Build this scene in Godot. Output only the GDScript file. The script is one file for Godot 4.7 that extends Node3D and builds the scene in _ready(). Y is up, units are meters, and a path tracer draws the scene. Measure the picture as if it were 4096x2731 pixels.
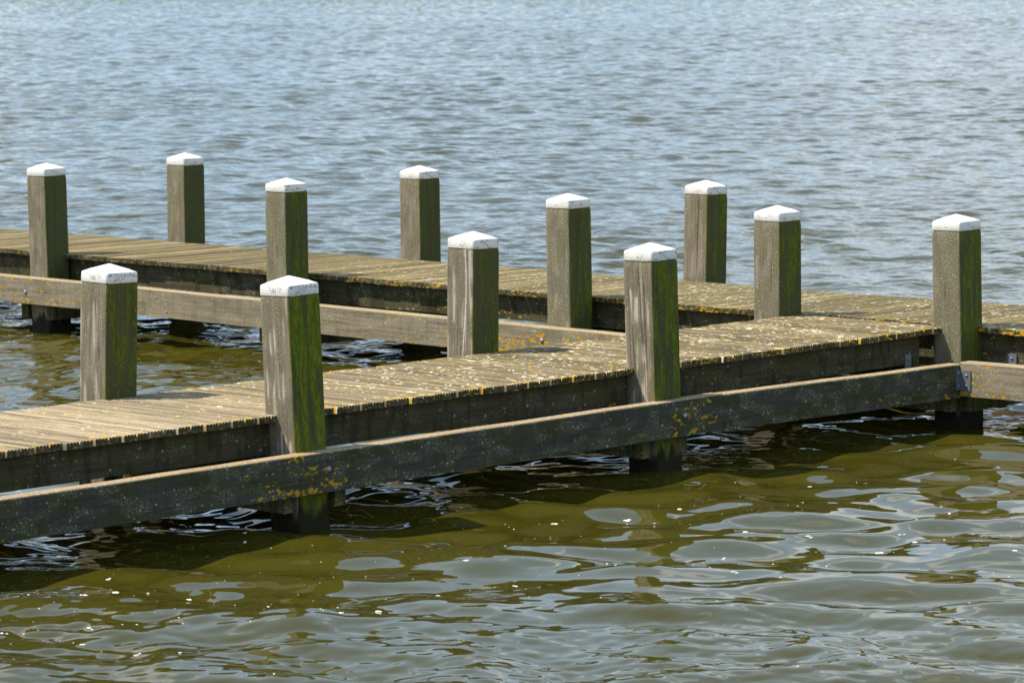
extends Node3D
# A wooden jetty on a lake. Dock axes: u runs along the near walkway (to the right and away), v along the far walkway (to the right
# and towards the viewer); a node turned by TURN about y has u as its x and v as its z. Water level is y = 0.

const TURN := 0.807153628
const DECK := 0.49
var taken := {}
var t0 := 0

# ------------------------------------------------------------------ naming
func numbered(called: String) -> String:
	var n: int = taken.get(called, 0)
	taken[called] = n + 1
	return called if n == 0 else "%s_%03d" % [called, n]

func tag(o: Node, label := "", category := "", group := "", kind := "") -> void:
	if label: o.set_meta("label", label)
	if category: o.set_meta("category", category)
	if group: o.set_meta("group", group)
	if kind: o.set_meta("kind", kind)

func base(called: String, u: float, v: float) -> Node3D:
	var o := Node3D.new()
	o.name = numbered(called)
	add_child(o)
	o.rotation.y = TURN
	o.position = dock(u, 0.0, v)
	return o

func dock(u: float, y: float, v: float) -> Vector3:
	return Vector3(u * cos(TURN) + v * sin(TURN), y, -u * sin(TURN) + v * cos(TURN))

func put(mesh: Mesh, called: String, m: Material, parent: Node, at := Vector3.ZERO) -> MeshInstance3D:
	var o := MeshInstance3D.new()
	o.name = called
	o.mesh = mesh
	o.material_override = m
	o.position = at
	o.cast_shadow = GeometryInstance3D.SHADOW_CASTING_SETTING_ON
	parent.add_child(o, true)
	return o

func stage(s: String) -> void:
	print("%6.2f s  %s" % [(Time.get_ticks_msec() - t0) / 1000.0, s])

# ------------------------------------------------------------------ mesh helpers
class MB:
	var st := SurfaceTool.new()
	func _init() -> void:
		st.begin(Mesh.PRIMITIVE_TRIANGLES)
	# a, b, c, d clockwise as seen from outside
	func quad(a: Vector3, b: Vector3, c: Vector3, d: Vector3, ua: Vector2, ub: Vector2, uc: Vector2, ud: Vector2) -> void:
		var n := (c - a).cross(b - a).normalized()
		for k in [[a, ua], [b, ub], [c, uc], [a, ua], [c, uc], [d, ud]]:
			st.set_normal(n)
			st.set_uv(k[1])
			st.add_vertex(k[0])
	func tri(a: Vector3, b: Vector3, c: Vector3, ua: Vector2, ub: Vector2, uc: Vector2) -> void:
		var n := (c - a).cross(b - a).normalized()
		for k in [[a, ua], [b, ub], [c, uc]]:
			st.set_normal(n)
			st.set_uv(k[1])
			st.add_vertex(k[0])
	func done() -> ArrayMesh:
		return st.commit()

# A bar with chamfered long edges from a to b along x (axis 0) or z (axis 2); cross section w wide and t tall, its top edge at y = ya .. yb.
# strips: texture rows [top0, top1, front0, front1] used for the upper and the side faces; u runs along the bar from u0 to u1.
func bar(axis: int, a: float, b: float, across: float, w: float, ya: float, yb: float, t: float, cham: float, u0: float, u1: float, strips: Array, slant := 0.0) -> ArrayMesh:
	var mb := MB.new()
	var n := maxi(1, int(absf(b - a) / 0.25))
	var rng := RandomNumberGenerator.new()
	rng.seed = int(absf(a) * 1000.0) + int(absf(across) * 777.0)
	# profile: (across offset, y offset, row), clockwise seen from +axis end for axis 0
	var h := w / 2.0
	var pr := [[-h, -t, strips[3]], [-h, -cham, strips[2]], [-h + cham, 0.0, strips[0]], [h - cham, 0.0, strips[1]], [h, -cham, strips[2]], [h, -t, strips[3]]]
	var rings := []
	for i in n + 1:
		var f := float(i) / n
		var s := lerpf(a, b, f)
		var y := lerpf(ya, yb, f) + rng.randf_range(-0.0012, 0.0012)
		var d := rng.randf_range(-0.001, 0.001)
		var ring := []
		for p in pr:
			var o: float = across + slant * f + p[0] + d
			ring.append([Vector3(s, y + p[1], o) if axis == 0 else Vector3(o, y + p[1], s), Vector2(lerpf(u0, u1, f), p[2])])
		rings.append(ring)
	for i in n:
		for k in pr.size():
			var k2 := (k + 1) % pr.size()
			var p = rings[i][k]; var q = rings[i + 1][k]; var r = rings[i + 1][k2]; var s2 = rings[i][k2]
			var uq = q[1]; var ur = r[1]; var us = s2[1]; var up = p[1]
			if k == pr.size() - 1:
				ur = Vector2(ur.x, strips[2]); us = Vector2(us.x, strips[2])
			if axis == 0: mb.quad(p[0], s2[0], r[0], q[0], up, us, ur, uq)
			else: mb.quad(p[0], q[0], r[0], s2[0], up, uq, ur, us)
	for e in 2:
		var ring: Array = rings[0] if e == 0 else rings[n]
		var uu := u0 if e == 0 else u1
		var du := (u1 - u0) / maxf(absf(b - a), 0.001) * w * (1.0 if e == 0 else -1.0)
		for k in range(1, pr.size() - 1):
			var x = ring[0]; var y2 = ring[k]; var z = ring[k + 1]
			var ux := Vector2(uu, x[1].y)
			var uy := Vector2(uu + du * (pr[k][0] + h) / w, lerpf(strips[2], strips[3], -pr[k][1] / t))
			var uz := Vector2(uu + du * (pr[k + 1][0] + h) / w, lerpf(strips[2], strips[3], -pr[k + 1][1] / t))
			if (e == 0) == (axis == 0): mb.tri(x[0], z[0], y2[0], ux, uz, uy)
			else: mb.tri(x[0], y2[0], z[0], ux, uy, uz)
	return mb.done()

# A deck plank with a ridged upper face. axis: the way it runs (2 = along z, 0 = along x); it is w wide about its middle m.
func plank(axis: int, a: float, b: float, m: float, w: float, y: float, tilt: float, uvf: Callable) -> ArrayMesh:
	var mb := MB.new()
	var ridges := 8
	var p := w / ridges
	var th := 0.029
	var pr := []   # across offset, height, going from -w/2 to w/2
	for i in ridges:
		var o := -w / 2.0 + i * p
		var e := 0.0012 if (i == 0 or i == ridges - 1) else 0.0
		var mid := i == ridges / 2                      # a wider groove runs down the middle
		if mid:
			pr.append([o - 0.0025, -0.011])
			pr.append([o + 0.0025, -0.011])
		else:
			pr.append([o + 0.0008, -0.0065])
		pr.append([o + p * (0.28 if mid else 0.18), -0.0006 - e])
		pr.append([o + p * 0.50, 0.0])
		pr.append([o + p * (0.72 if i == ridges / 2 - 1 else 0.82), -0.0006 - e])
	pr.append([w / 2.0 - 0.0008, -0.0065])
	pr.push_front([-w / 2.0, -th])
	pr.append([w / 2.0, -th])
	var pt := func(q: Array, s: float) -> Vector3:
		var yy: float = y + q[1] + tilt * q[0]
		return Vector3(m + q[0], yy, s) if axis == 2 else Vector3(s, yy, m + q[0])
	for i in pr.size() - 1:
		var q: Array = pr[i]; var r: Array = pr[i + 1]
		var A: Vector3 = pt.call(q, a); var B: Vector3 = pt.call(q, b); var C: Vector3 = pt.call(r, b); var D: Vector3 = pt.call(r, a)
		var ua: Vector2 = uvf.call(m + q[0], a, 0.0); var ub: Vector2 = uvf.call(m + q[0], b, 0.0)
		var uc: Vector2 = uvf.call(m + r[0], b, 0.0); var ud: Vector2 = uvf.call(m + r[0], a, 0.0)
		if axis == 2: mb.quad(A, D, C, B, ua, ud, uc, ub)
		else: mb.quad(A, B, C, D, ua, ub, uc, ud)
	# underside
	var f: Array = pr[0]; var l: Array = pr[pr.size() - 1]
	var E1: Vector3 = pt.call(f, a); var E2: Vector3 = pt.call(f, b); var E3: Vector3 = pt.call(l, b); var E4: Vector3 = pt.call(l, a)
	var z := uvf.call(m, a, 0.5) as Vector2
	if axis == 2: mb.quad(E1, E2, E3, E4, z, z, z, z)
	else: mb.quad(E1, E4, E3, E2, z, z, z, z)
	# end faces
	for e in 2:
		var s := a if e == 0 else b
		for i in range(1, pr.size() - 2):
			var q: Array = pr[i]; var r: Array = pr[i + 1]
			var q0 := [q[0], -th]; var r0 := [r[0], -th]
			var A: Vector3 = pt.call(q0, s); var B: Vector3 = pt.call(q, s); var C: Vector3 = pt.call(r, s); var D: Vector3 = pt.call(r0, s)
			var ua: Vector2 = uvf.call(m + q[0], s, 1.0); var ub: Vector2 = uvf.call(m + q[0], s, 0.55)
			var uc: Vector2 = uvf.call(m + r[0], s, 0.55); var ud: Vector2 = uvf.call(m + r[0], s, 1.0)
			if (e == 1) == (axis == 2): mb.quad(A, B, C, D, ua, ub, uc, ud)
			else: mb.quad(A, D, C, B, ua, ud, uc, ub)
	return mb.done()

# ------------------------------------------------------------------ textures
# Bytes of noise whose features are about sx by sy pixels large.
func nb(w: int, h: int, sd: int, sx: float, sy: float, octaves := 1) -> PackedByteArray:
	var iw := clampi(int(w * 5.0 / sx), 4, w)
	var ih := clampi(int(h * 5.0 / sy), 4, h)
	var n := FastNoiseLite.new()
	n.seed = sd
	n.noise_type = FastNoiseLite.TYPE_SIMPLEX_SMOOTH
	n.frequency = 0.2 if sx >= 5.0 else 1.0 / maxf(sx, 1.6)
	n.fractal_type = FastNoiseLite.FRACTAL_FBM if octaves > 1 else FastNoiseLite.FRACTAL_NONE
	n.fractal_octaves = octaves
	var im := n.get_image(iw, ih, false, false, false)
	if im.get_format() != Image.FORMAT_L8: im.convert(Image.FORMAT_L8)
	if iw != w or ih != h: im.resize(w, h, Image.INTERPOLATE_CUBIC)
	# spread the values evenly, so that a threshold is a share of the area
	var d := im.get_data()
	var count := PackedInt32Array(); count.resize(256)
	for p in d: count[p] += 1
	var rank := PackedByteArray(); rank.resize(256)
	var sum := 0
	for p in 256:
		rank[p] = int(255.0 * (sum + 0.5 * count[p]) / d.size())
		sum += count[p]
	for p in d.size(): d[p] = rank[d[p]]
	return d

func tex(w: int, h: int, rgb: PackedByteArray) -> ImageTexture:
	return ImageTexture.create_from_image(Image.create_from_data(w, h, false, Image.FORMAT_RGB8, rgb))

func gray(w: int, h: int, l: PackedByteArray) -> ImageTexture:
	return ImageTexture.create_from_image(Image.create_from_data(w, h, false, Image.FORMAT_L8, l))

func wood_material(t: Texture2D, hm: Texture2D, relief: float) -> StandardMaterial3D:
	var m := StandardMaterial3D.new()
	m.albedo_texture = t
	m.roughness = 0.92
	m.metallic_specular = 0.3
	if hm:
		m.heightmap_enabled = true
		m.heightmap_texture = hm
		m.heightmap_scale = relief
	return m

static func sm(a: float, b: float, x: float) -> float:
	var t := clampf((x - a) / (b - a), 0.0, 1.0)
	return t * t * (3.0 - 2.0 * t)

# One post: left half of the picture is the dry, lichen-grown face, right half the damp face under a film of green algae.
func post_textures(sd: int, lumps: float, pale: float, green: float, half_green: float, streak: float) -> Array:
	var fw := 72
	var w := fw * 2
	var h := 420
	var grain := nb(w, h, sd, 3.6, 170.0, 2)
	var grain2 := nb(w, h, sd + 1, 11.0, 260.0)
	var blot := nb(w, h, sd + 2, 34.0, 90.0, 3)
	var lum := nb(w, h, sd + 3, 3.0, 3.2, 3)
	var lmask := nb(w, h, sd + 4, 34.0, 90.0, 3)
	var spot := nb(w, h, sd + 5, 5.0, 6.0)
	var alg := nb(w, h, sd + 6, 22.0, 150.0, 3)
	var alg2 := nb(w, h, sd + 7, 5.0, 26.0, 3)
	var fine := nb(w, h, sd + 8, 2.2, 3.0)
	var rgb := PackedByteArray(); rgb.resize(w * h * 3)
	var hm := PackedByteArray(); hm.resize(w * h)
	var dry := Vector3(0.445, 0.418, 0.350)
	var warm := Vector3(0.503, 0.464, 0.408)
	var dark := Vector3(0.33, 0.30, 0.235)
	var lich := Vector3(0.585, 0.58, 0.455)
	var palec := Vector3(0.80, 0.76, 0.70)
	var moss := Vector3(0.335, 0.365, 0.095).lerp(Vector3(0.405, 0.452, 0.065), green * green)
	var moss2 := Vector3(0.305, 0.315, 0.13)
	var gold := Vector3(0.72, 0.56, 0.10)
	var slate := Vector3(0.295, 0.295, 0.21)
	for y in h:
		var top := float(y) / h          # 0 at the cap, 1 below the water
		for x in w:
			var i := y * w + x
			var g := grain[i] / 255.0
			var g2 := grain2[i] / 255.0
			var b := blot[i] / 255.0
			var f := fine[i] / 255.0
			var c: Vector3
			var hh := 0.45 + 0.22 * (g - 0.5)
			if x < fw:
				var fx := float(x) / fw
				c = dry.lerp(warm, sm(0.25, 0.75, b))
				c = c.lerp(dark, 0.50 * sm(0.62, 0.98, g) + 0.22 * sm(0.6, 0.95, g2))
				c = c.lerp(palec, pale * sm(0.55, 0.95, 1.0 - g2) * sm(0.2, 0.8, b) * (0.6 + 0.4 * g))
				c = c * (0.93 + 0.14 * f)
				var edge := maxf(sm(0.70, 1.0, fx), sm(0.30, 0.0, fx) * 0.5)
				var lm := sm(1.0 - lumps, 1.45 - lumps, lmask[i] / 255.0 + 0.20 * edge + 0.22 * sm(0.40, 0.0, top))
				var k := sm(0.66, 0.84, lum[i] / 255.0) * lm
				c = c.lerp(Vector3(0.375, 0.355, 0.27), 0.5 * lm)
				c = c.lerp(lich * (0.84 + 0.3 * f), 0.8 * k)
				hh += 0.45 * k
				var ge := sm(0.86, 0.98, fx) * sm(0.35, 0.75, alg[i] / 255.0)
				c = c.lerp(Vector3(0.50, 0.50, 0.16), 0.6 * ge)
				c = c.lerp(gold, 0.8 * sm(0.985, 0.997, spot[i] / 255.0))
				c = c.lerp(Vector3(0.72, 0.70, 0.62), 0.7 * sm(0.03, 0.01, spot[i] / 255.0))
				if streak > 0.0 and absf(float(x) - fw * (0.66 + 0.06 * sin(top * 9.0))) < 1.1 and top < 0.62:
					c = c.lerp(Vector3(0.82, 0.79, 0.72), streak)
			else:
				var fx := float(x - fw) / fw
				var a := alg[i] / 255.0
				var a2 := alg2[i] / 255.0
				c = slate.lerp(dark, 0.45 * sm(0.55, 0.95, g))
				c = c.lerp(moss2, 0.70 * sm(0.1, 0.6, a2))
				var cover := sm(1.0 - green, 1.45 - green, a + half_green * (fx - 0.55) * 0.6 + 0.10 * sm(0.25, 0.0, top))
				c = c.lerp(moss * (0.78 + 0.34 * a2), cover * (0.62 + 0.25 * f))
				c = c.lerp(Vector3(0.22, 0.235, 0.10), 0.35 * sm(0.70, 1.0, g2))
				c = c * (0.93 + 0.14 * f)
				c = c.lerp(Vector3(0.56, 0.58, 0.46), 0.7 * sm(0.975, 0.99, spot[i] / 255.0))
				c = c.lerp(gold * 0.8, 0.6 * sm(0.93, 0.98, lum[i] / 255.0) * sm(0.6, 0.9, lmask[i] / 255.0) * sm(0.3, 0.7, top))
				hh += 0.35 * sm(0.975, 0.99, spot[i] / 255.0) + 0.15 * cover * a2
			# tide line: black, slimy wood near the water
			var wet := sm(0.80, 0.86, top + 0.05 * (b - 0.5) + 0.04 * (alg[i] / 255.0 - 0.5))
			c = c.lerp(Vector3(0.125, 0.112, 0.075), 0.88 * wet)
			rgb[i * 3] = clampi(int(c.x * 255.0), 0, 255)
			rgb[i * 3 + 1] = clampi(int(c.y * 255.0), 0, 255)
			rgb[i * 3 + 2] = clampi(int(c.z * 255.0), 0, 255)
			hm[i] = clampi(int(hh * 255.0), 0, 255)
	return [tex(w, h, rgb), gray(w, h, hm)]

# A deck: x along the walkway, rows 0..ht-1 across it, then rows of its plank ends.
func deck_textures(sd: int, w: int, ht: int, he: int, per_plank: float, wood: Vector3, moss: float, grown: Callable, white: Callable, yellow: Callable, ends: Callable) -> Array:
	var h := ht + he
	var grain := nb(w, h, sd, 4.0, 90.0, 2)
	var blot := nb(w, h, sd + 1, 70.0, 60.0, 3)
	var fine := nb(w, h, sd + 2, 2.4, 5.0)
	var spot := nb(w, h, sd + 3, 7.0, 15.0, 2)
	var wmask := nb(w, h, sd + 6, 70.0, 70.0, 2)
	var spot2 := nb(w, h, sd + 4, 9.0, 11.0, 4)
	var ymask := nb(w, h, sd + 5, 44.0, 36.0, 2)
	var rgb := PackedByteArray(); rgb.resize(w * h * 3)
	var rng := RandomNumberGenerator.new(); rng.seed = sd
	var tone := PackedFloat32Array()
	for k in int(w / per_plank) + 2: tone.append(rng.randf_range(0.87, 1.09))
	var dark := wood * 0.66
	var pale := Vector3(0.74, 0.68, 0.57)
	var green := Vector3(0.46, 0.44, 0.20)
	var wlich := Vector3(0.86, 0.825, 0.71)
	var gold := Vector3(0.80, 0.61, 0.09)
	var gold2 := Vector3(0.76, 0.64, 0.28)
	var endc := Vector3(0.315, 0.28, 0.205)
	var worn := PackedFloat32Array()
	for k in int(w / per_plank * 8.0) + 12: worn.append(rng.randf_range(0.72, 1.15))
	for x in w:
		var fx := float(x) / w
		var wh: float = white.call(fx)
		var ye: float = yellow.call(fx)
		var en: float = ends.call(fx)
		var gr: float = grown.call(fx)
		var tn := tone[int(x / per_plank)] * worn[int(x / per_plank * 8.0)]
		for y in h:
			var i := y * w + x
			var g := grain[i] / 255.0
			var b := blot[i] / 255.0
			var f := fine[i] / 255.0
			var s := spot[i] / 255.0
			var s2 := spot2[i] / 255.0
			var ym := ymask[i] / 255.0
			var c: Vector3
			if y < ht:
				var fy := float(y) / ht
				c = wood * tn
				c = c.lerp(dark, 0.60 * sm(0.55, 1.0, g))
				c = c.lerp(pale, 0.62 * sm(0.40, 0.0, g) * sm(0.3, 0.9, b))
				c = c.lerp(green, moss * sm(0.2, 0.9, b) * (0.6 + 0.4 * f))
				c = c.lerp(Vector3(0.42, 0.375, 0.265) * tn, gr * (0.45 + 0.55 * b))
				c = c * (0.90 + 0.20 * f)
				var edge := maxf(sm(0.90, 1.0, fy), 0.9 * sm(0.07, 0.0, fy))
				var share := ye * (0.012 + 0.07 * sm(0.5, 1.0, ym) + 0.50 * edge * sm(0.25, 0.8, ym))
				c = c.lerp(gold if b > 0.5 else gold2, 0.9 * sm(1.0 - share, 1.0 - share * 0.7, s2 + 0.6 * share * (f - 0.5)))
				var wshare := wh * (0.03 + 0.16 * sm(0.25, 1.0, wmask[i] / 255.0))
				c = c.lerp(wlich * (0.93 + 0.12 * f), 0.9 * sm(1.0 - wshare, 1.0 - wshare * 0.7, s))
			else:
				c = endc * (0.82 + 0.36 * f) * tn
				c = c.lerp(Vector3(0.21, 0.215, 0.115), 0.6 * sm(0.4, 0.8, b))
				c = c.lerp(Vector3(0.54, 0.54, 0.45), 0.7 * sm(0.86, 0.94, s))
				var es := en * (0.12 + 0.75 * sm(0.3, 0.9, ym))
				c = c.lerp(gold * 0.95, 0.95 * sm(1.0 - es, 1.04 - es * 0.85, s2))
			rgb[i * 3] = clampi(int(c.x * 255.0), 0, 255)
			rgb[i * 3 + 1] = clampi(int(c.y * 255.0), 0, 255)
			rgb[i * 3 + 2] = clampi(int(c.z * 255.0), 0, 255)
	return [tex(w, h, rgb)]

# A long beam: rows 0..tp-1 its weathered upper face, the rest its side. gold_at gives the share of orange lichen along it.
func beam_textures(sd: int, w: int, tp: int, fr: int, topc: Vector3, side: Vector3, green: float, dots: float, gold_at: Callable, drips: float) -> Array:
	var h := tp + fr
	var grain := nb(w, h, sd, 120.0, 2.8, 2)
	var grain2 := nb(w, h, sd + 1, 200.0, 9.0)
	var blot := nb(w, h, sd + 2, 80.0, 30.0, 3)
	var fine := nb(w, h, sd + 3, 2.6, 2.4, 2)
	var spot := nb(w, h, sd + 4, 6.0, 5.0)
	var spot2 := nb(w, h, sd + 5, 11.0, 8.0, 5)
	var ymask := nb(w, h, sd + 6, 46.0, 22.0, 2)
	var drip := nb(w, h, sd + 7, 14.0, 90.0, 2)
	var crust := nb(w, h, sd + 8, 50.0, 24.0, 3)
	var rgb := PackedByteArray(); rgb.resize(w * h * 3)
	var hm := PackedByteArray(); hm.resize(w * h)
	var gold := Vector3(0.70, 0.53, 0.10)
	for x in w:
		var ga: float = gold_at.call(float(x) / w)
		for y in h:
			var i := y * w + x
			var g := grain[i] / 255.0
			var b := blot[i] / 255.0
			var f := fine[i] / 255.0
			var ym := ymask[i] / 255.0
			var c: Vector3
			var hh := 0.4 + 0.2 * (g - 0.5)
			if y < tp:
				c = topc * (0.86 + 0.28 * f)
				c = c.lerp(topc * 0.66, 0.6 * sm(0.6, 0.95, g))
				c = c.lerp(Vector3(0.84, 0.80, 0.70), 0.6 * sm(0.90, 0.96, spot[i] / 255.0))
				var sh := 0.5 * ga * sm(0.4, 1.0, ym)
				c = c.lerp(gold, 0.9 * sm(1.0 - sh, 1.02 - sh * 0.8, spot2[i] / 255.0))
			else:
				var fy := float(y - tp) / fr
				c = side * (0.90 + 0.20 * f)
				c = c.lerp(side * 0.70, 0.45 * sm(0.6, 1.0, g) + 0.25 * sm(0.6, 1.0, grain2[i] / 255.0))
				c = c.lerp(Vector3(0.235, 0.245, 0.105), green * sm(0.35, 0.9, b))
				c = c.lerp(Vector3(0.15, 0.15, 0.09), drips * sm(0.62, 0.92, drip[i] / 255.0))
				c = c.lerp(Vector3(0.60, 0.60, 0.50), 0.65 * dots * sm(0.4, 0.95, f) * sm(0.35, 0.95, crust[i] / 255.0))
				var ks := 0.004 + 0.055 * dots * pow(crust[i] / 255.0, 1.5)
				var k := sm(1.0 - ks, 1.0 - ks * 0.6, spot[i] / 255.0)
				c = c.lerp(Vector3(0.66, 0.65, 0.57), 0.8 * k)
				var sh := ga * ga * (0.03 + 0.80 * sm(0.25, 0.9, ym) * (0.30 + 0.70 * sm(0.35, 0.95, fy) + 0.4 * sm(0.15, 0.0, fy)))
				var kg := sm(1.0 - sh, 1.02 - sh * 0.8, spot2[i] / 255.0 + 0.7 * sh * (f - 0.5))
				c = c.lerp(gold, 0.95 * kg)
				hh += 0.3 * k + 0.35 * kg
			rgb[i * 3] = clampi(int(c.x * 255.0), 0, 255)
			rgb[i * 3 + 1] = clampi(int(c.y * 255.0), 0, 255)
			rgb[i * 3 + 2] = clampi(int(c.z * 255.0), 0, 255)
			hm[i] = clampi(int(hh * 255.0), 0, 255)
	return [tex(w, h, rgb), gray(w, h, hm)]

func cap_texture(sd: int, dirt: float) -> ImageTexture:
	var w := 256
	var h := 64            # rows 0..39: the side, 40..63: the roof
	var st := nb(w, h, sd, 5.0, 20.0, 2)
	var sp := nb(w, h, sd + 1, 2.4, 8.0, 3)
	var mk := nb(w, h, sd + 2, 34.0, 40.0, 2)
	var rgb := PackedByteArray(); rgb.resize(w * h * 3)
	for y in h:
		for x in w:
			var i := y * w + x
			var c := Vector3(0.885, 0.88, 0.86)
			if y < 40:
				c = Vector3(0.855, 0.85, 0.825)  # sides duller than the roof: a grimy film, with shading put into the colour
				var damp := 1.0 if x >= 64 else 0.45        # the face under the algae side of the post carries most of it
				var k := damp * dirt * sm(0.50, 0.85, st[i] / 255.0 * 0.55 + 0.45 * mk[i] / 255.0) * sm(0.25, 0.75, sp[i] / 255.0)
				c = c.lerp(Vector3(0.36, 0.29, 0.22), minf(1.0, 1.5 * k) * 0.85)
				c = c.lerp(Vector3(0.40, 0.44, 0.20), 0.6 * damp * dirt * sm(0.85, 0.97, mk[i] / 255.0) * sm(0.5, 0.8, sp[i] / 255.0))
				c = c * (0.97 + 0.06 * (sp[i] / 255.0))
			else:
				c = c.lerp(Vector3(0.62, 0.57, 0.45), 0.4 * sm(0.985, 0.997, sp[i] / 255.0))
			rgb[i * 3] = clampi(int(c.x * 255.0), 0, 255)
			rgb[i * 3 + 1] = clampi(int(c.y * 255.0), 0, 255)
			rgb[i * 3 + 2] = clampi(int(c.z * 255.0), 0, 255)
	return tex(w, h, rgb)

# ------------------------------------------------------------------ posts
func shaft_mesh(sd: int, y0: float, y1: float, half: float, cracks: Array) -> ArrayMesh:
	# local x = u, z = v; faces in order -x (dry), -z (dry), +x (damp), +z (damp)
	var st := SurfaceTool.new()
	st.begin(Mesh.PRIMITIVE_TRIANGLES)
	var n := FastNoiseLite.new(); n.seed = sd; n.frequency = 1.0; n.noise_type = FastNoiseLite.TYPE_SIMPLEX_SMOOTH
	var rows := 46
	var faces := [[Vector3(-1, 0, 0), Vector3(0, 0, 1), 0.0], [Vector3(0, 0, -1), Vector3(-1, 0, 0), 0.0], [Vector3(1, 0, 0), Vector3(0, 0, -1), 0.5], [Vector3(0, 0, 1), Vector3(1, 0, 0), 0.5]]
	var index := 0
	for fi in 4:
		var nrm: Vector3 = faces[fi][0]
		var side: Vector3 = faces[fi][1]
		var uoff: float = faces[fi][2]
		var base_t := [-1.0, -0.965, -0.9, -0.7, -0.5, -0.3, -0.1, 0.1, 0.3, 0.5, 0.7, 0.9, 0.965, 1.0]
		var cols := base_t.size()
		var cr = []
		for c in cracks:
			if c[0] == fi: cr.append(c)
		for r in rows + 1:
			var y := lerpf(y1, y0, float(r) / rows)
			var ts := base_t.duplicate()
			var deep := []
			for k in ts.size(): deep.append(0.0)
			for c in cr:
				# c: face, t at top, t drift, y top, y bottom, half width (m), depth (m)
				var f: float = clampf((c[3] - y) / (c[3] - c[4]), 0.0, 1.0)
				var tc: float = c[1] + c[2] * f + 0.035 * n.get_noise_2d(c[1] * 50.0, y * 6.0)
				var open: float = sm(c[4], c[4] + 0.12, y) * sm(c[3] + 0.002, c[3] - 0.03, y)
				var wdt: float = c[5] / half * (0.25 + 0.75 * open)
				ts.append_array([tc - wdt, tc, tc + wdt])
				deep.append_array([0.0, c[6] * open, 0.0])
			var order := range(ts.size())
			if cr.size(): order.sort_custom(func(p, q): return ts[p] < ts[q])
			cols = ts.size()
			for k in order:
				var t: float = ts[k]
				var hw := half - 0.006 * sm(y1 - 0.035, y1, y)
				var bump := 0.0016 * n.get_noise_3d(t * 3.0 + fi * 9.0, y * 2.5, 0.0) + 0.0007 * n.get_noise_3d(t * 14.0 + fi * 31.0, y * 3.0, 5.0)
				var rnd := 0.0
				if absf(t) > 0.9: rnd = 0.005 * pow((absf(t) - 0.9) / 0.1, 2.0)
				var ragged := 0.0
				if absf(t) > 0.93: ragged = 0.0022 * maxf(0.0, n.get_noise_2d(y * 16.0, signf(t) * 4.0 + (fi if t > 0 else (fi + 3) % 4) * 3.0))
				var p: Vector3 = nrm * (hw + bump * (1.0 - sm(0.85, 1.0, absf(t))) - rnd - ragged - deep[k]) + side * (t * hw - signf(t) * (rnd + ragged) * float(absf(t) > 0.99))
				p.y = y
				st.set_smooth_group(fi)
				st.set_uv(Vector2(uoff + 0.5 * (0.5 + 0.49 * t), clampf((y1 - y) / 1.1, 0.0, 1.0)))
				st.add_vertex(p)
		for r in rows:
			for k in cols - 1:
				var a := index + r * cols + k
				var b := a + 1
				var c := a + cols
				var d := c + 1
				for j in [a, b, c, b, d, c]: st.add_index(j)
		index += (rows + 1) * cols
	# top
	st.generate_normals()
	return st.commit()

func cap_mesh(s: float) -> ArrayMesh:
	var st := SurfaceTool.new()
	st.begin(Mesh.PRIMITIVE_TRIANGLES)
	var h := s / 2.0
	# half size, corner radius, y, v
	var rings := [[h - 0.006, 0.006, 0.0, 0.60], [h - 0.0008, 0.0095, 0.0, 0.60], [h, 0.010, 0.002, 0.58], [h + 0.0003, 0.011, 0.020, 0.32], [h, 0.012, 0.0385, 0.06], [h - 0.0012, 0.013, 0.0430, 0.02],
		[h - 0.0042, 0.014, 0.0462, 0.66], [h - 0.0095, 0.015, 0.0480, 0.68], [h * 0.72, 0.014, 0.0565, 0.76], [h * 0.45, 0.012, 0.0655, 0.84], [h * 0.22, 0.010, 0.0733, 0.90], [h * 0.09, 0.006, 0.0775, 0.94], [0.001, 0.0009, 0.0790, 0.98]]
	var per := 6                                   # points round each corner
	var around := 4 * per + 1
	var corners := [Vector2(-1, 1), Vector2(1, 1), Vector2(1, -1), Vector2(-1, -1)]
	for ring in rings:
		for k in around:
			var ci := (k / per) % 4
			var q: float = float(k % per) / (per - 1)
			var rad: float = minf(ring[1], ring[0])
			var c: Vector2 = corners[ci] * (ring[0] - rad)
			var ang := PI * 1.0 - ci * PI / 2.0 - q * PI / 2.0
			var p := c + Vector2(cos(ang), sin(ang)) * rad
			# perimeter position: corner 0 is (-u, +v): just before it runs face -u, after it face +v
			var u := (float(ci) + (0.0 if q < 0.5 else 0.0)) / 4.0
			var pos := 0.0
			match ci:
				0: pos = lerpf(0.25, 0.26, q)
				1: pos = lerpf(0.49, 0.51, q)
				2: pos = lerpf(0.74, 0.76, q)
				3: pos = lerpf(0.99, 1.01, q)
			if k == around - 1: pos = 1.25
			st.set_smooth_group(0)
			st.set_uv(Vector2(pos, ring[3]))
			st.add_vertex(Vector3(p.x, ring[2], p.y))
	for r in rings.size() - 1:
		for k in around - 1:
			var a := r * around + k
			var b := a + 1
			var c := a + around
			var d := c + 1
			for j in [a, c, b, b, c, d]: st.add_index(j)
	st.generate_normals()
	return st.commit()

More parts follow.
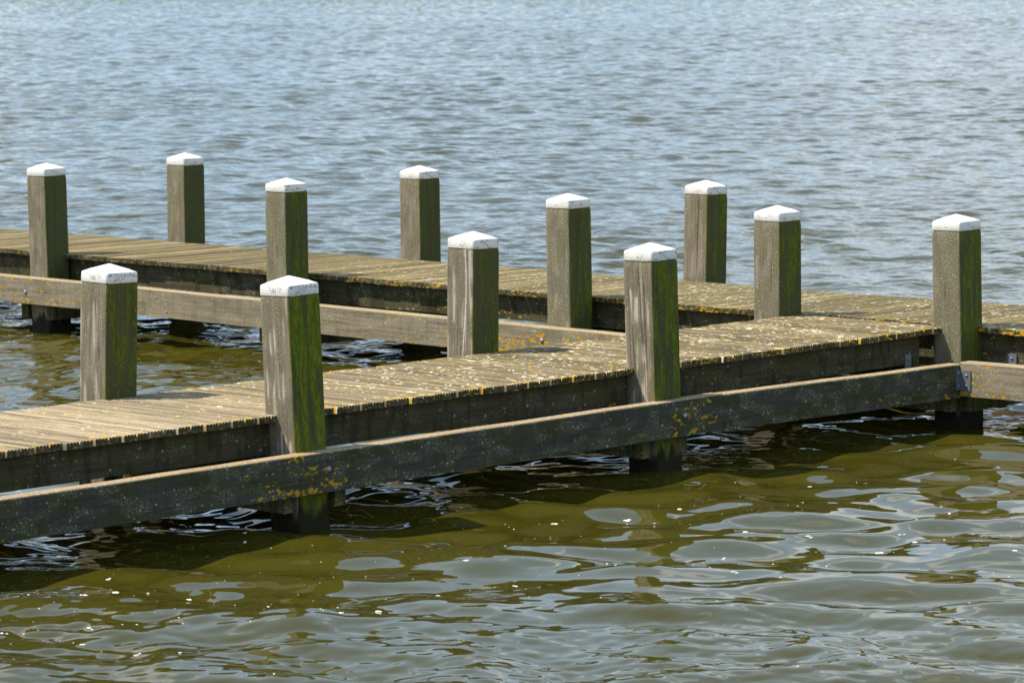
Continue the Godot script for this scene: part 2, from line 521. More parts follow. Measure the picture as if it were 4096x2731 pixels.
func disc_mesh(r: float, dome: float, thick: float) -> ArrayMesh:
	# a round head lying in the local xz plane, its face up +y
	var st := SurfaceTool.new()
	st.begin(Mesh.PRIMITIVE_TRIANGLES)
	var seg := 16
	var rings := [[r, -0.002], [r, thick], [r * 0.9, thick + dome * 0.35], [r * 0.6, thick + dome * 0.8], [0.0001, thick + dome]]
	for ring in rings:
		for k in seg + 1:
			var a := TAU * k / seg
			st.set_smooth_group(0)
			st.set_uv(Vector2(float(k) / seg, ring[1]))
			st.add_vertex(Vector3(cos(a) * ring[0], ring[1], sin(a) * ring[0]))
	for q in rings.size() - 1:
		for k in seg:
			var a := q * (seg + 1) + k
			for j in [a, a + 1, a + seg + 1, a + 1, a + seg + 2, a + seg + 1]: st.add_index(j)
	st.generate_normals()
	return st.commit()

# ------------------------------------------------------------------ water
func fft(re: PackedFloat32Array, im: PackedFloat32Array, n: int) -> Array:
	# inverse transform of an n by n grid, rows then columns
	var bits := int(round(log(n) / log(2.0)))
	var rev := PackedInt32Array(); rev.resize(n)
	for i in n:
		var r := 0
		for b in bits:
			if i & (1 << b): r |= 1 << (bits - 1 - b)
		rev[i] = r
	var cs := PackedFloat32Array(); var sn := PackedFloat32Array()
	for i in n / 2:
		cs.append(cos(TAU * i / n)); sn.append(sin(TAU * i / n))
	var ar := PackedFloat32Array(); ar.resize(n)
	var ai := PackedFloat32Array(); ai.resize(n)
	for way in 2:
		var step := 1 if way == 0 else n
		var jump := n if way == 0 else 1
		for line in n:
			var o := line * jump
			for i in n:
				var j := o + rev[i] * step
				ar[i] = re[j]; ai[i] = im[j]
			var size := 2
			while size <= n:
				var hf := size >> 1
				var ts := n / size
				for s in range(0, n, size):
					var k := 0
					for j in range(s, s + hf):
						var c := cs[k]; var d := sn[k]
						var q := j + hf
						var xr := ar[q] * c - ai[q] * d
						var xi := ar[q] * d + ai[q] * c
						ar[q] = ar[j] - xr; ai[q] = ai[j] - xi
						ar[j] += xr; ai[j] += xi
						k += ts
				size <<= 1
			for i in n:
				var j := o + i * step
				re[j] = ar[i]; im[j] = ai[i]
	return [re, im]

# A tile of random sea, length metres wide: (height, slope in x, slope in z), scaled so that the slopes' root mean square is 1.
func sea_tile(sd: int, n: int, length: float, l_min: float, l_mid: float, l_max: float, wind: float, spread: float) -> PackedVector3Array:
	var rng := RandomNumberGenerator.new(); rng.seed = sd
	var hr := PackedFloat32Array(); hr.resize(n * n)
	var hi := PackedFloat32Array(); hi.resize(n * n)
	for j in n:
		var kz := float(j if j < n / 2 else j - n)
		for i in n:
			var kx := float(i if i < n / 2 else i - n)
			var g1 := rng.randfn(); var g2 := rng.randfn()
			var kk := sqrt(kx * kx + kz * kz)
			if kk < 0.5: continue
			var lam := length / kk
			if lam < l_min or lam > l_max: continue
			var band := sm(l_min, l_min * 1.5, lam) * sm(l_max, l_max * 0.7, lam)
			var lr := log(lam / l_mid)
			var a := lam * exp(-lr * lr * 1.3) * band / sqrt(kk)
			var cd := absf(cos(atan2(kz, kx) - wind))
			a *= lerpf(1.0, pow(cd, 1.5), spread)
			hr[j * n + i] = g1 * a; hi[j * n + i] = g2 * a
	# make it hermitian, then pack height + i * slope_x, and slope_z
	var ar := PackedFloat32Array(); ar.resize(n * n)
	var ai := PackedFloat32Array(); ai.resize(n * n)
	var br := PackedFloat32Array(); br.resize(n * n)
	var bi := PackedFloat32Array(); bi.resize(n * n)
	var dk := TAU / length
	for j in n:
		var jm := (n - j) % n
		var kz := float(j if j < n / 2 else j - n) * dk
		for i in n:
			var im := (n - i) % n
			var kx := float(i if i < n / 2 else i - n) * dk
			var p := j * n + i
			var q := jm * n + im
			var r := 0.5 * (hr[p] + hr[q])
			var m := 0.5 * (hi[p] - hi[q])
			# slope_x has spectrum i kx (r + i m) = -kx m + i kx r ; times i: -kx r - i kx m
			ar[p] = r - kx * r; ai[p] = m - kx * m
			br[p] = -kz * m; bi[p] = kz * r
	var A := fft(ar, ai, n)
	var B := fft(br, bi, n)
	var hh: PackedFloat32Array = A[0]
	var sx: PackedFloat32Array = A[1]
	var sz: PackedFloat32Array = B[0]
	var sum := 0.0
	for p in n * n: sum += sx[p] * sx[p] + sz[p] * sz[p]
	var k := 1.0 / sqrt(sum / (n * n))
	var out := PackedVector3Array(); out.resize(n * n)
	for p in n * n: out[p] = Vector3(hh[p] * k, sx[p] * k, sz[p] * k)
	return out

var TM: PackedVector3Array
var TS: PackedVector3Array
const NT := 256
const LM := 9.0
const LS := 2.6
var calm := FastNoiseLite.new()

func pick(t: PackedVector3Array, x: float, z: float) -> Vector3:
	# x, z in cells
	var i := floori(x); var j := floori(z)
	var f := x - i; var g := z - j
	i &= NT - 1; j &= NT - 1
	var i2 := (i + 1) & (NT - 1)
	var r := j * NT; var r2 := ((j + 1) & (NT - 1)) * NT
	return t[r + i].lerp(t[r + i2], f).lerp(t[r2 + i].lerp(t[r2 + i2], f), g)

const CR := 0.8253356
const SR := 0.5646425

func sea(x: float, z: float, small: bool) -> Vector3:
	var d := -z
	var gust := calm.get_noise_2d(x, z * 0.6)
	var open := sm(18.5, 27.0, d - 0.45 * x)
	var am := lerpf(0.112, 0.112, open) * (1.0 + 0.35 * gust)
	var a := pick(TM, x * (NT / LM), z * (NT / LM))
	var rx := CR * x + SR * z
	var rz := -SR * x + CR * z
	var q := 1.63
	var b := pick(TM, rx * (NT / LM / q) + 77.0, rz * (NT / LM / q) + 31.0)
	var wa := lerpf(0.55, 0.72, open)
	var wb := lerpf(0.84, 0.70, open)
	var out := Vector3(a.x * wa + b.x * q * wb, a.y * wa + wb * (CR * b.y - SR * b.z), a.z * wa + wb * (SR * b.y + CR * b.z)) * am
	if small:
		var near := sm(15.0, 12.9, d + 0.25 * x) * sm(-0.45, 0.35, gust)
		# the posts and beams break the waves up into short ripples
		var vv := x * sin(TURN) + z * cos(TURN)
		var uu := x * cos(TURN) - z * sin(TURN)
		var broken := sm(-13.4, -12.7, vv) * sm(-11.2, -11.7, vv) * sm(16.2, 15.4, uu) + sm(14.9, 15.4, uu) * sm(17.3, 16.7, uu)
		var asm := 0.014 + 0.108 * open * (1.0 + 0.5 * gust) / (1.0 + d * d / 2200.0) + 0.075 * near + 0.040 * minf(broken, 1.0) * (1.0 - open)
		var c := pick(TS, x * (NT / LS) + 13.0, z * (NT / LS))
		var e := pick(TS, rx * (NT / LS / 1.31), rz * (NT / LS / 1.31) + 50.0)
		out += Vector3(c.x * 0.75 + e.x * 1.31 * 0.7, c.y * 0.75 + 0.7 * (CR * e.y - SR * e.z), c.z * 0.75 + 0.7 * (SR * e.y + CR * e.z)) * asm
	return out

func water_patch(mesh: ArrayMesh, x0: float, x1: float, nx: int, z0: float, z1: float, nz: int, small: bool) -> void:
	var vs := PackedVector3Array(); vs.resize((nx + 1) * (nz + 1))
	var ns := PackedVector3Array(); ns.resize((nx + 1) * (nz + 1))
	var k := 0
	for j in nz + 1:
		var z := lerpf(z0, z1, float(j) / nz)
		for i in nx + 1:
			var x := lerpf(x0, x1, float(i) / nx)
			var s := sea(x, z, small)
			vs[k] = Vector3(x - 0.035 * s.y, s.x, z - 0.035 * s.z)
			ns[k] = Vector3(-s.y, 1.0, -s.z).normalized()
			k += 1
	var ix := PackedInt32Array(); ix.resize(nx * nz * 6)
	var q := 0
	for j in nz:
		for i in nx:
			var a := j * (nx + 1) + i
			var c := a + nx + 1
			# z falls with j: clockwise from above
			ix[q] = a; ix[q + 1] = c; ix[q + 2] = a + 1
			ix[q + 3] = a + 1; ix[q + 4] = c; ix[q + 5] = c + 1
			q += 6
	var arr := []; arr.resize(Mesh.ARRAY_MAX)
	arr[Mesh.ARRAY_VERTEX] = vs; arr[Mesh.ARRAY_NORMAL] = ns; arr[Mesh.ARRAY_INDEX] = ix
	mesh.add_surface_from_arrays(Mesh.PRIMITIVE_TRIANGLES, arr)

# ------------------------------------------------------------------ sky
func sky_image() -> Image:
	var w := 1024
	var h := 512
	var im := Image.create_empty(w, h, false, Image.FORMAT_RGBF)
	var n := FastNoiseLite.new(); n.seed = 11; n.noise_type = FastNoiseLite.TYPE_SIMPLEX_SMOOTH; n.frequency = 1.0
	n.fractal_type = FastNoiseLite.FRACTAL_FBM; n.fractal_octaves = 5
	var top := Color(0.18, 0.34, 0.62)
	var low := Color(0.555, 0.775, 1.00)
	for y in h:
		var el := PI / 2.0 - PI * (y + 0.5) / h
		var se := maxf(sin(el), 0.0)
		var blue := top.lerp(low, pow(1.0 - se, 1.05))
		for x in w:
			if el < 0.0:
				im.set_pixel(x, y, Color(0.20, 0.21, 0.15))
				continue
			var az := TAU * (x + 0.5) / w
			# clouds on a flat layer
			var far := 1.0 / (se + 0.16)
			var px := cos(az) * cos(el) * far; var pz := sin(az) * cos(el) * far
			var c := n.get_noise_2d(px * 1.1, pz * 1.1)
			var k := sm(0.07, 0.35, c)
			var under := sm(0.15, 0.5, c)
			var cloud := Color(1.34, 1.33, 1.30).lerp(Color(0.90, 0.94, 0.99), under * 0.8)
			im.set_pixel(x, y, blue.lerp(cloud, 0.9 * k))
	return im

# ------------------------------------------------------------------ scene
func _ready() -> void:
	t0 = Time.get_ticks_msec()
	# camera: 135 mm lens, 2.48 m above the water
	var cam := Camera3D.new()
	cam.name = "camera"
	cam.position = Vector3(0, 2.4847, 0)
	cam.rotation = Vector3(-0.10554, 0, -0.0064185)
	cam.fov = 10.18977
	cam.far = 4000.0
	cam.near = 0.5
	var lens := CameraAttributesPhysical.new()
	lens.frustum_focal_length = 12.0 / tan(deg_to_rad(10.18977 / 2.0))
	lens.frustum_focus_distance = 17.6
	lens.frustum_near = 0.5
	lens.frustum_far = 4000.0
	lens.exposure_aperture = 9.0
	cam.attributes = lens
	add_child(cam)
	cam.current = true
	# sky, exposure
	var we := WorldEnvironment.new()
	we.name = "environment"
	var env := Environment.new()
	env.background_mode = Environment.BG_SKY
	var sk := Sky.new()
	var pano := PanoramaSkyMaterial.new()
	pano.panorama = ImageTexture.create_from_image(sky_image())
	sk.sky_material = pano
	env.sky = sk
	env.background_energy_multiplier = 0.88
	env.tonemap_mode = Environment.TONE_MAPPER_LINEAR
	env.tonemap_exposure = 1.34
	env.sdfgi_enabled = true
	env.ssao_enabled = true
	env.ssil_enabled = true
	we.environment = env
	add_child(we)
	# sun: from the left, 54 degrees up
	var sun := DirectionalLight3D.new()
	sun.name = "sun"
	sun.light_energy = 1.6
	sun.light_color = Color(1.0, 0.965, 0.905)
	sun.light_angular_distance = 0.53
	sun.shadow_enabled = true
	add_child(sun)
	var along := dock(0.265, -0.545, 0.262)
	sun.look_at_from_position(Vector3.ZERO, along, Vector3.UP)
	stage("sky")

	# ---------------- water
	calm.seed = 5; calm.frequency = 0.11; calm.noise_type = FastNoiseLite.TYPE_SIMPLEX_SMOOTH
	TM = sea_tile(3, NT, LM, 0.16, 0.47, 2.2, PI * 0.42, 0.50)
	TS = sea_tile(8, NT, LS, 0.05, 0.12, 0.32, PI * 0.38, 0.5)
	stage("sea tiles")
	var wm := ArrayMesh.new()
	water_patch(wm, -4.8, 4.8, 640, -9.5, -24.0, 900, true)
	stage("water near")
	water_patch(wm, -9.0, 9.0, 560, -23.97, -38.0, 350, true)
	water_patch(wm, -15.0, 15.0, 570, -37.95, -65.0, 385, true)
	water_patch(wm, -27.0, 27.0, 600, -64.9, -110.0, 346, true)
	water_patch(wm, -44.0, 44.0, 620, -109.85, -194.0, 340, true)
	stage("water far")
	var wmat := StandardMaterial3D.new()
	wmat.albedo_color = Color(0.240, 0.225, 0.056)
	wmat.roughness = 0.03
	wmat.metallic_specular = 0.36
	var water := put(wm, "water", wmat, self)
	tag(water, "rippled olive green lake water under and around the jetty", "water", "", "structure")
	var sheet := PlaneMesh.new()
	sheet.size = Vector2(1600, 1600)
	var omat := wmat.duplicate() as StandardMaterial3D
	var wn := FastNoiseLite.new(); wn.seed = 2; wn.frequency = 0.02; wn.fractal_octaves = 3
	var wt := NoiseTexture2D.new(); wt.width = 512; wt.height = 512; wt.seamless = true; wt.as_normal_map = true; wt.bump_strength = 5.0; wt.noise = wn
	omat.normal_enabled = true
	omat.normal_texture = wt
	omat.uv1_scale = Vector3(500, 500, 1)
	var lakebed := put(sheet, "lake", omat, self, Vector3(0, -0.16, -300))
	tag(lakebed, "open lake water stretching away beyond the ripples", "water", "", "structure")

	build_shore()
	build_jetty()
	build_posts()
	build_foam()
	stage("done")

# ------------------------------------------------------------------ jetty
func build_jetty() -> void:
	var steel := StandardMaterial3D.new()
	steel.albedo_color = Color(0.55, 0.57, 0.60)
	steel.metallic = 0.75
	steel.roughness = 0.55
	var big := disc_mesh(0.0135, 0.006, 0.003)
	var small := disc_mesh(0.007, 0.004, 0.002)
	var rng := RandomNumberGenerator.new(); rng.seed = 21

	# ---- near walkway, planks across v
	var B := base("jetty_walkway", 0.0, 0.0)
	tag(B, "near arm of the wooden jetty, pale lichen-speckled planks, running from lower left", "jetty", "arms of the wooden jetty")
	var bw := 1664; var bt := 208; var be := 32
	var u0 := 8.4; var u1 := 15.6
	var dt := deck_textures(100, bw, bt, be, bw * 0.15 / (u1 - u0), Vector3(0.610, 0.545, 0.450), 0.12, func(f: float) -> float: return 0.88 * sm(0.22, 0.75, f),
		func(f: float) -> float: return lerpf(0.12, 0.95, sm(0.30, 0.62, f)),
		func(f: float) -> float: return lerpf(0.65, 1.0, sm(0.25, 0.55, f)),
		func(f: float) -> float: return lerpf(0.06, 0.26, sm(0.35, 0.80, f)))
	var dm := wood_material(dt[0], null, 0.0)
	var uvB := func(u: float, v: float, row: float) -> Vector2:
		var x := (u - u0) / (u1 - u0)
		if row > 0.0: return Vector2(x, (bt + 2.0 + (be - 4.0) * (row - 0.5) * 2.0) / (bt + be))
		return Vector2(x, clampf((v + 12.80) / 1.03, 0.005, 0.995) * bt / (bt + be))
	var k := 0
	var u := u0 - 0.022
	while u < 15.45:
		var y := lerpf(0.480, 0.494, (u - 9.0) / 6.5) + rng.randf_range(-0.0015, 0.0015)
		var near := -11.785 + rng.randf_range(-0.006, 0.006)
		var m := plank(2, -12.775 + rng.randf_range(-0.008, 0.008), near, u + 0.0690, 0.138, y, rng.randf_range(-0.008, 0.008), uvB)
		put(m, "plank", dm, B)
		u += 0.1495 + rng.randf_range(-0.0015, 0.0015)
		k += 1
	var none := func(_f: float) -> float: return 0.0
	var sb := beam_textures(200, 1400, 16, 36, Vector3(0.45, 0.40, 0.30), Vector3(0.27, 0.25, 0.19), 0.5, 0.4, func(f: float) -> float: return 0.26 * sm(0.35, 0.7, f), 0.5)
	var sbm := wood_material(sb[0], sb[1], 0.25)
	var strip := [0.02, 0.28, 0.33, 0.98]
	put(bar(0, 8.3, 15.335, -11.862, 0.066, 0.449, 0.4635, 0.142, 0.004, 0.0, 1.0, strip), "stringer", sbm, B)
	put(bar(0, 8.3, 15.335, -12.70, 0.066, 0.449, 0.4635, 0.142, 0.004, 0.0, 1.0, strip), "stringer", sbm, B)
	# fender rail in two lengths; side tone is dark algae with its shade painted in
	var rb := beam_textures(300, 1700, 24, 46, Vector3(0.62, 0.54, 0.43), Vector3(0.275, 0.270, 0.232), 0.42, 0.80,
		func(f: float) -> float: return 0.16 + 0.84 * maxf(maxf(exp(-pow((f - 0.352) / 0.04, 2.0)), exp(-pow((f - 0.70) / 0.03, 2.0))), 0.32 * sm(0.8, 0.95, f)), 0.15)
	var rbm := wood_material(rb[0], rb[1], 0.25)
	var rs := [0.02, 0.33, 0.36, 0.98]
	var fu := func(x: float) -> float: return (x - 8.4) / 7.0
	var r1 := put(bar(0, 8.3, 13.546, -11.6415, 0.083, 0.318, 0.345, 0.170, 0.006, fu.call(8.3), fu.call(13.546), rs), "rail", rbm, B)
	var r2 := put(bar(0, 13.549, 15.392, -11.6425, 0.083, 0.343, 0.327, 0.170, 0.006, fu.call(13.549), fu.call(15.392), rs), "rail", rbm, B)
	for b in [[10.994, 0.258, r1, big], [13.273, 0.268, r1, big], [13.598, 0.262, r2, small], [13.704, 0.262, r2, small]]:
		var o := put(b[3], "bolt", steel, b[2], Vector3(b[0], b[1], -11.600))
		o.rotation.x = PI / 2.0
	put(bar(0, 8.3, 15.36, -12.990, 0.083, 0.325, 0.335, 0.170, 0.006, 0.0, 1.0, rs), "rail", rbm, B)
	# crossbeams in pairs, clasping each pair of posts
	var cb := beam_textures(400, 300, 16, 52, Vector3(0.45, 0.42, 0.24), Vector3(0.37, 0.345, 0.22), 0.7, 0.5, func(_f: float) -> float: return 0.25, 0.5)
	var cbm := wood_material(cb[0], cb[1], 0.25)
	var cs := [0.02, 0.22, 0.27, 0.98]
	for c in [[10.835, 11.125, -11.672], [13.088, 13.333, -11.672], [15.402, 15.402, -11.655]]:
		for q in 2:
			if q == 1 and c[0] == c[1]: continue
			put(bar(2, -12.940, c[2] + 0.004 * q, c[q], 0.062, 0.304, 0.304, 0.222, 0.005, 0.0, 1.0, cs), "crossbeam", cbm, B)

	# ---- far walkway, planks across u
	var A := base("jetty_walkway", 0.0, 0.0)
	tag(A, "far arm of the wooden jetty, mossy brown planks, behind the near arm", "jetty", "arms of the wooden jetty")
	var aw := 2048; var at := 200; var ae := 32
	var v0 := -21.6; var v1 := -10.4
	var at_ := deck_textures(500, aw, at, ae, aw * 0.15 / (v1 - v0), Vector3(0.600, 0.532, 0.395), 0.26, func(f: float) -> float: return 0.30,
		func(f: float) -> float: return lerpf(0.0, 0.75, sm(0.30, 0.65, f)),
		func(f: float) -> float: return lerpf(0.15, 0.75, sm(0.35, 0.60, f)),
		func(f: float) -> float: return lerpf(0.10, 0.62, sm(0.30, 0.62, f)))
	var am := wood_material(at_[0], null, 0.0)
	var uvA := func(v: float, uu: float, row: float) -> Vector2:
		var x := (v - v0) / (v1 - v0)
		if row > 0.0: return Vector2(x, (at + 2.0 + (ae - 4.0) * (row - 0.5) * 2.0) / (at + ae))
		return Vector2(x, clampf((16.72 - uu) / 1.16, 0.005, 0.995) * at / (at + ae))
	var v := v0
	while v < -10.5:
		var y := 0.490 + rng.randf_range(-0.002, 0.002)
		var off := -0.016 if v < -18.3 and v > -19.3 else 0.0
		if v > -12.7: y += 0.006
		var m := plank(0, 15.597 + off + rng.randf_range(-0.008, 0.008), 16.685 + off + rng.randf_range(-0.014, 0.010), v + 0.0690, 0.138, y, rng.randf_range(-0.010, 0.010), uvA)
		put(m, "plank", am, A)
		v += 0.1495 + rng.randf_range(-0.0015, 0.0015)
	var sa := beam_textures(600, 1700, 16, 36, Vector3(0.45, 0.40, 0.30), Vector3(0.30, 0.275, 0.20), 0.45, 0.5, func(f: float) -> float: return 0.38 * sm(0.38, 0.6, f), 0.5)
	var sam := wood_material(sa[0], sa[1], 0.25)
	put(bar(2, -21.7, -10.3, 15.680, 0.066, 0.4595, 0.4595, 0.146, 0.004, 0.0, 1.0, strip), "stringer", sam, A)
	put(bar(2, -21.7, -10.3, 16.590, 0.066, 0.4595, 0.4595, 0.146, 0.004, 0.0, 1.0, strip), "stringer", sam, A)
	var ra := beam_textures(700, 1900, 22, 46, Vector3(0.62, 0.56, 0.45), Vector3(0.525, 0.480, 0.405), 0.15, 0.8,
		func(f: float) -> float: return 0.32 + 0.68 * maxf(exp(-pow((f - 0.80) / 0.09, 2.0)), 0.6 * exp(-pow((f - 0.29) / 0.05, 2.0))), 0.1)
	var ram := wood_material(ra[0], ra[1], 0.3)
	var fv := func(x: float) -> float: return (x + 21.6) / 8.9
	var a1 := put(bar(2, -21.6, -17.711, 15.420, 0.083, 0.350, 0.353, 0.166, 0.006, fv.call(-21.6), fv.call(-17.711), rs, -0.075), "rail", ram, A)
	var a2 := put(bar(2, -17.708, -12.775, 15.344, 0.083, 0.351, 0.330, 0.166, 0.006, fv.call(-17.708), fv.call(-12.775), rs, -0.006), "rail", ram, A)
	put(bar(2, -21.6, -10.0, 16.945, 0.083, 0.340, 0.335, 0.170, 0.006, 0.0, 1.0, rs), "rail", ram, A)
	var rr := beam_textures(800, 420, 22, 46, Vector3(0.62, 0.56, 0.46), Vector3(0.53, 0.485, 0.415), 0.2, 1.0, func(f: float) -> float: return 0.45 * sm(0.4, 0.0, f) + 0.3, 0.0)
	var rrm := wood_material(rr[0], rr[1], 0.35)
	var a3 := put(bar(2, -11.598, -10.0, 15.4165, 0.083, 0.341, 0.345, 0.172, 0.006, 0.0, 1.0, rs), "rail", rrm, A)
	for b in [[-18.947, 0.258, a1, big, 15.3275], [-17.655, 0.306, a2, small, 15.3025], [-17.562, 0.222, a2, small, 15.3025], [-14.419, 0.260, a2, big, 15.2985]]:
		var o := put(b[3], "bolt", steel, b[2], Vector3(b[4], b[1], b[0]))
		o.rotation.z = PI / 2.0
	for c in [[-19.080, -18.826, 15.425], [-16.746, -16.492, 15.345], [-14.507, -14.253, 15.382], [-12.995, -12.745, 15.372], [-11.632, -11.632, 15.455]]:
		for q in 2:
			if q == 1 and c[0] == c[1]: continue
			put(bar(0, c[2], 16.895, c[q], 0.062, 0.304, 0.304, 0.222, 0.005, 0.0, 1.0, cs), "crossbeam", cbm, A)

	# ---- folded steel plate round the corner of the two rails, and angle brackets under the stringers
	var zinc := StandardMaterial3D.new()
	zinc.albedo_color = Color(0.47, 0.48, 0.51)
	zinc.metallic = 0.6
	zinc.roughness = 0.6
	var plate := Node3D.new(); plate.name = "corner_bracket"; B.add_child(plate, true)
	put(box(Vector3(0.0525, 0.100, 0.004)), "plate", zinc, plate, Vector3(15.3675, 0.250, -11.5975))
	put(box(Vector3(0.004, 0.100, 0.066)), "plate", zinc, plate, Vector3(15.3715, 0.250, -11.5635))
	for b in [[15.360, 0.285], [15.360, 0.22]]:
		var o := put(small, "bolt", steel, plate, Vector3(b[0], b[1], -11.5955)); o.rotation.x = PI / 2.0
	for b in [[-11.556, 0.275], [-11.556, 0.222]]:
		var o := put(small, "bolt", steel, plate, Vector3(15.3695, b[1], b[0])); o.rotation.z = PI / 2.0
	for d in [[B, Vector3(15.24, 0.340, -11.825), 0], [A, Vector3(15.642, 0.335, -11.475), 1]]:
		var br := Node3D.new(); br.name = "angle_bracket"; d[0].add_child(br, true)
		var p: Vector3 = d[1]
		if d[2] == 0:
			put(box(Vector3(0.05, 0.07, 0.004)), "plate", zinc, br, p)
			var o := put(small, "bolt", steel, br, p + Vector3(0, 0.01, 0.002)); o.rotation.x = PI / 2.0
		else:
			put(box(Vector3(0.004, 0.07, 0.06)), "plate", zinc, br, p)
			var o := put(small, "bolt", steel, br, p + Vector3(-0.002, 0.01, 0.0)); o.rotation.z = PI / 2.0
	stage("jetty")

func box(s: Vector3) -> BoxMesh:
	var b := BoxMesh.new()
	b.size = s
	return b

# ------------------------------------------------------------------ posts
func build_posts() -> void:
	# u, v, lean (degrees, top to the left is positive), lumps, pale, green, half_green, streak, cracks, label
	var list := [
		[10.8515, -12.8326, -1.5, 0.30, 0.55, 0.55, 0.6, 0.0, [[0, 0.05, 0.5, 0.99, 0.62, 0.002, 0.010]], "white-capped post behind the left end of the near walkway, thin crack on its sunny face"],
		[15.5222, -18.9533, 0.9, 0.45, 0.15, 0.25, 0.2, 0.0, [], "white-capped post at the far walkway's front rail, leftmost in the picture"],
		[16.8405, -19.1165, 0.0, 0.45, 0.10, 0.20, 0.5, 0.0, [], "white-capped post behind the far walkway, leftmost of its three back posts"],
		[15.4317, -16.6192, 0.2, 0.90, 0.20, 0.60, 0.0, 0.0, [], "lichen-crusted white-capped post at the far walkway, behind the greenest near post"],
		[16.7937, -16.8662, 0.4, 0.40, 0.10, 0.15, 0.9, 0.0, [[3, -0.25, 0.1, 0.99, 0.55, 0.0018, 0.010]], "grey white-capped post behind the far walkway, middle of its three back posts"],
		[13.1843, -12.8783, -0.6, 0.25, 0.65, 0.45, 0.5, 0.9, [], "white-capped post behind the near walkway's middle, pale streak down its sunny face"],
		[10.9496, -11.7794, 2.0, 0.35, 0.95, 1.00, 0.0, 0.0, [], "largest white-capped post, bright green shaded side, leaning at the near walkway's front rail"],
		[15.4764, -14.3799, 0.7, 0.85, 0.30, 0.60, 0.2, 0.0, [], "lichen-crusted white-capped post above the orange-spotted rail of the far walkway"],
		[16.8115, -14.5272, -0.9, 0.25, 0.10, 0.55, 1.2, 0.0, [[0, 0.3, -0.15, 0.99, 0.50, 0.002, 0.012]], "white-capped post behind the far walkway, rightmost of its three back posts"],
		[13.2140, -11.7593, 1.3, 0.30, 0.75, 0.80, 0.1, 0.0, [[0, 0.02, 0.42, 0.995, 0.30, 0.0026, 0.016], [0, -0.62, 0.35, 0.86, 0.45, 0.0016, 0.008], [0, 0.42, 0.1, 0.93, 0.40, 0.0014, 0.007]], "white-capped post with a long crack, at the middle of the near walkway's front rail"],
		[15.4675, -12.8705, 0.3, 0.75, 0.15, 0.60, 0.0, 0.0, [[0, 0.35, 0.05, 0.80, 0.62, 0.003, 0.014]], "white-capped post at the inner corner where the two walkways meet"],
		[15.5491, -11.7583, 1.1, 0.95, 0.15, 0.70, 0.3, 0.0, [], "lichen-crusted white-capped post at the outer rail corner, rightmost in the picture"],
	]
	var capm := cap_mesh(0.180)
	var caps := []
	for k in 5:
		var m := StandardMaterial3D.new()
		m.albedo_texture = cap_texture(900 + k * 10, [0.35, 0.6, 0.8, 1.0, 0.5][k])
		m.roughness = 0.5
		m.subsurf_scatter_enabled = true
		m.subsurf_scatter_strength = 0.08
		caps.append(m)
	var which := [3, 0, 1, 1, 2, 2, 3, 1, 2, 2, 4, 0]
	var rust := StandardMaterial3D.new()
	rust.albedo_color = Color(0.22, 0.17, 0.13)
	rust.roughness = 0.8
	rust.metallic = 0.4
	var nail := disc_mesh(0.0030, 0.0010, 0.0003)
	for i in list.size():
		var p: Array = list[i]
		var o := Node3D.new()
		o.name = numbered("mooring_post")
		add_child(o)
		tag(o, p[9], "post", "white-capped posts of the jetty")
		# stands in the bed 0.35 m down; leans about the cap, whose place is known
		var lean := Basis(Vector3(0, 0, 1), deg_to_rad(p[2]))
		var top := dock(p[0], 0.99, p[1])
		o.basis = lean * Basis(Vector3.UP, TURN)
		o.position = top - o.basis * Vector3(0, 1.34, 0)
		var t := post_textures(1000 + i * 17, p[3], p[4], p[5], p[6], p[7])
		var m := wood_material(t[0], t[1], 0.28)
		var cr := []
		for c in p[8]:
			var d: Array = c.duplicate()
			d[3] += 0.35; d[4] += 0.35
			cr.append(d)
		put(shaft_mesh(60 + i, 0.0, 1.352, 0.0905, cr), "shaft", m, o)
		var cap := put(capm, "cap", caps[which[i]], o, Vector3(0, 1.34, 0))
		var n1 := put(nail, "nail", rust, cap, Vector3(-0.0902, 0.018, 0.0)); n1.rotation.z = PI / 2.0
		var n2 := put(nail, "nail", rust, cap, Vector3(0.0, 0.018, 0.0902)); n2.rotation.x = PI / 2.0
	stage("posts")

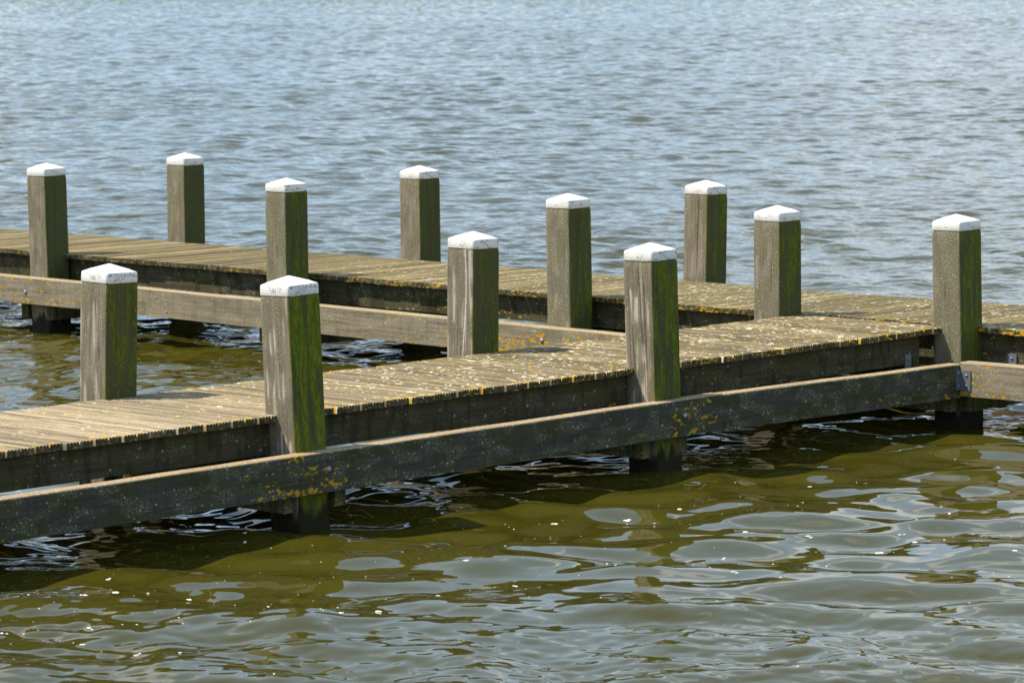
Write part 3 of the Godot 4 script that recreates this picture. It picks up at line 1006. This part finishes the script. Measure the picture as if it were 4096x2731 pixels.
func build_foam() -> void:
	var s := SphereMesh.new()
	s.radius = 1.0; s.height = 1.1; s.radial_segments = 8; s.rings = 4
	var m := StandardMaterial3D.new()
	m.albedo_color = Color(0.86, 0.86, 0.82)
	m.roughness = 0.6
	s.material = m
	var mm := MultiMesh.new()
	mm.transform_format = MultiMesh.TRANSFORM_3D
	mm.mesh = s
	var rng := RandomNumberGenerator.new(); rng.seed = 77
	var ts := []
	var clump := FastNoiseLite.new(); clump.seed = 9; clump.frequency = 0.55
	while ts.size() < 520:
		var d := rng.randf_range(12.4, 21.0)
		var x := rng.randf_range(-1.0, 1.0) * (0.137 * d + 0.3)
		var near_dock := exp(-pow((d - 14.9 - 0.55 * x) / 1.0, 2.0))
		if rng.randf() > 0.10 + 0.55 * near_dock + 0.5 * clump.get_noise_2d(x, d): continue
		var r := 0.0022 + 0.0075 * pow(rng.randf(), 5.0)
		for q in (1 if r < 0.005 else 3):
			var z := -d + rng.randf_range(-0.01, 0.01) * q
			var xx := x + rng.randf_range(-0.009, 0.009) * q
			var h := sea(xx, z, true)
			var b := Basis.from_scale(Vector3(r * rng.randf_range(0.9, 1.4), r * 0.6, r))
			ts.append(Transform3D(b, Vector3(xx, h.x + r * 0.1, z)))
	mm.instance_count = ts.size()
	for i in ts.size(): mm.set_instance_transform(i, ts[i])
	var o := MultiMeshInstance3D.new()
	o.name = "foam"
	o.multimesh = mm
	add_child(o)
	tag(o, "small white flecks of foam drifting on the water near the jetty", "foam", "", "stuff")

# The dike on the far side of the lake, just above the frame: only its reflection reaches the picture.
func build_shore() -> void:
	var mb := MB.new()
	var n := FastNoiseLite.new(); n.seed = 4; n.frequency = 0.02
	var pts := []
	for i in 81:
		var x := -400.0 + i * 10.0
		var e := n.get_noise_1d(x) * 3.0
		pts.append([Vector3(x, -0.3, -196.0 + e), Vector3(x, 0.5 + 0.1 * n.get_noise_1d(x * 3.0), -197.5 + e), Vector3(x, 3.6, -208.0 + e), Vector3(x, 3.7, -212.0 + e), Vector3(x, -0.3, -226.0 + e)])
	var z := Vector2.ZERO
	for i in 80:
		for k in 4:
			mb.quad(pts[i][k], pts[i][k + 1], pts[i + 1][k + 1], pts[i + 1][k], z, z, z, z)
	var m := StandardMaterial3D.new()
	m.albedo_color = Color(0.29, 0.36, 0.17)
	m.roughness = 1.0
	var o := put(mb.done(), "far_shore", m, self)
	tag(o, "low grassy dike on the far side of the lake", "shore", "", "structure")
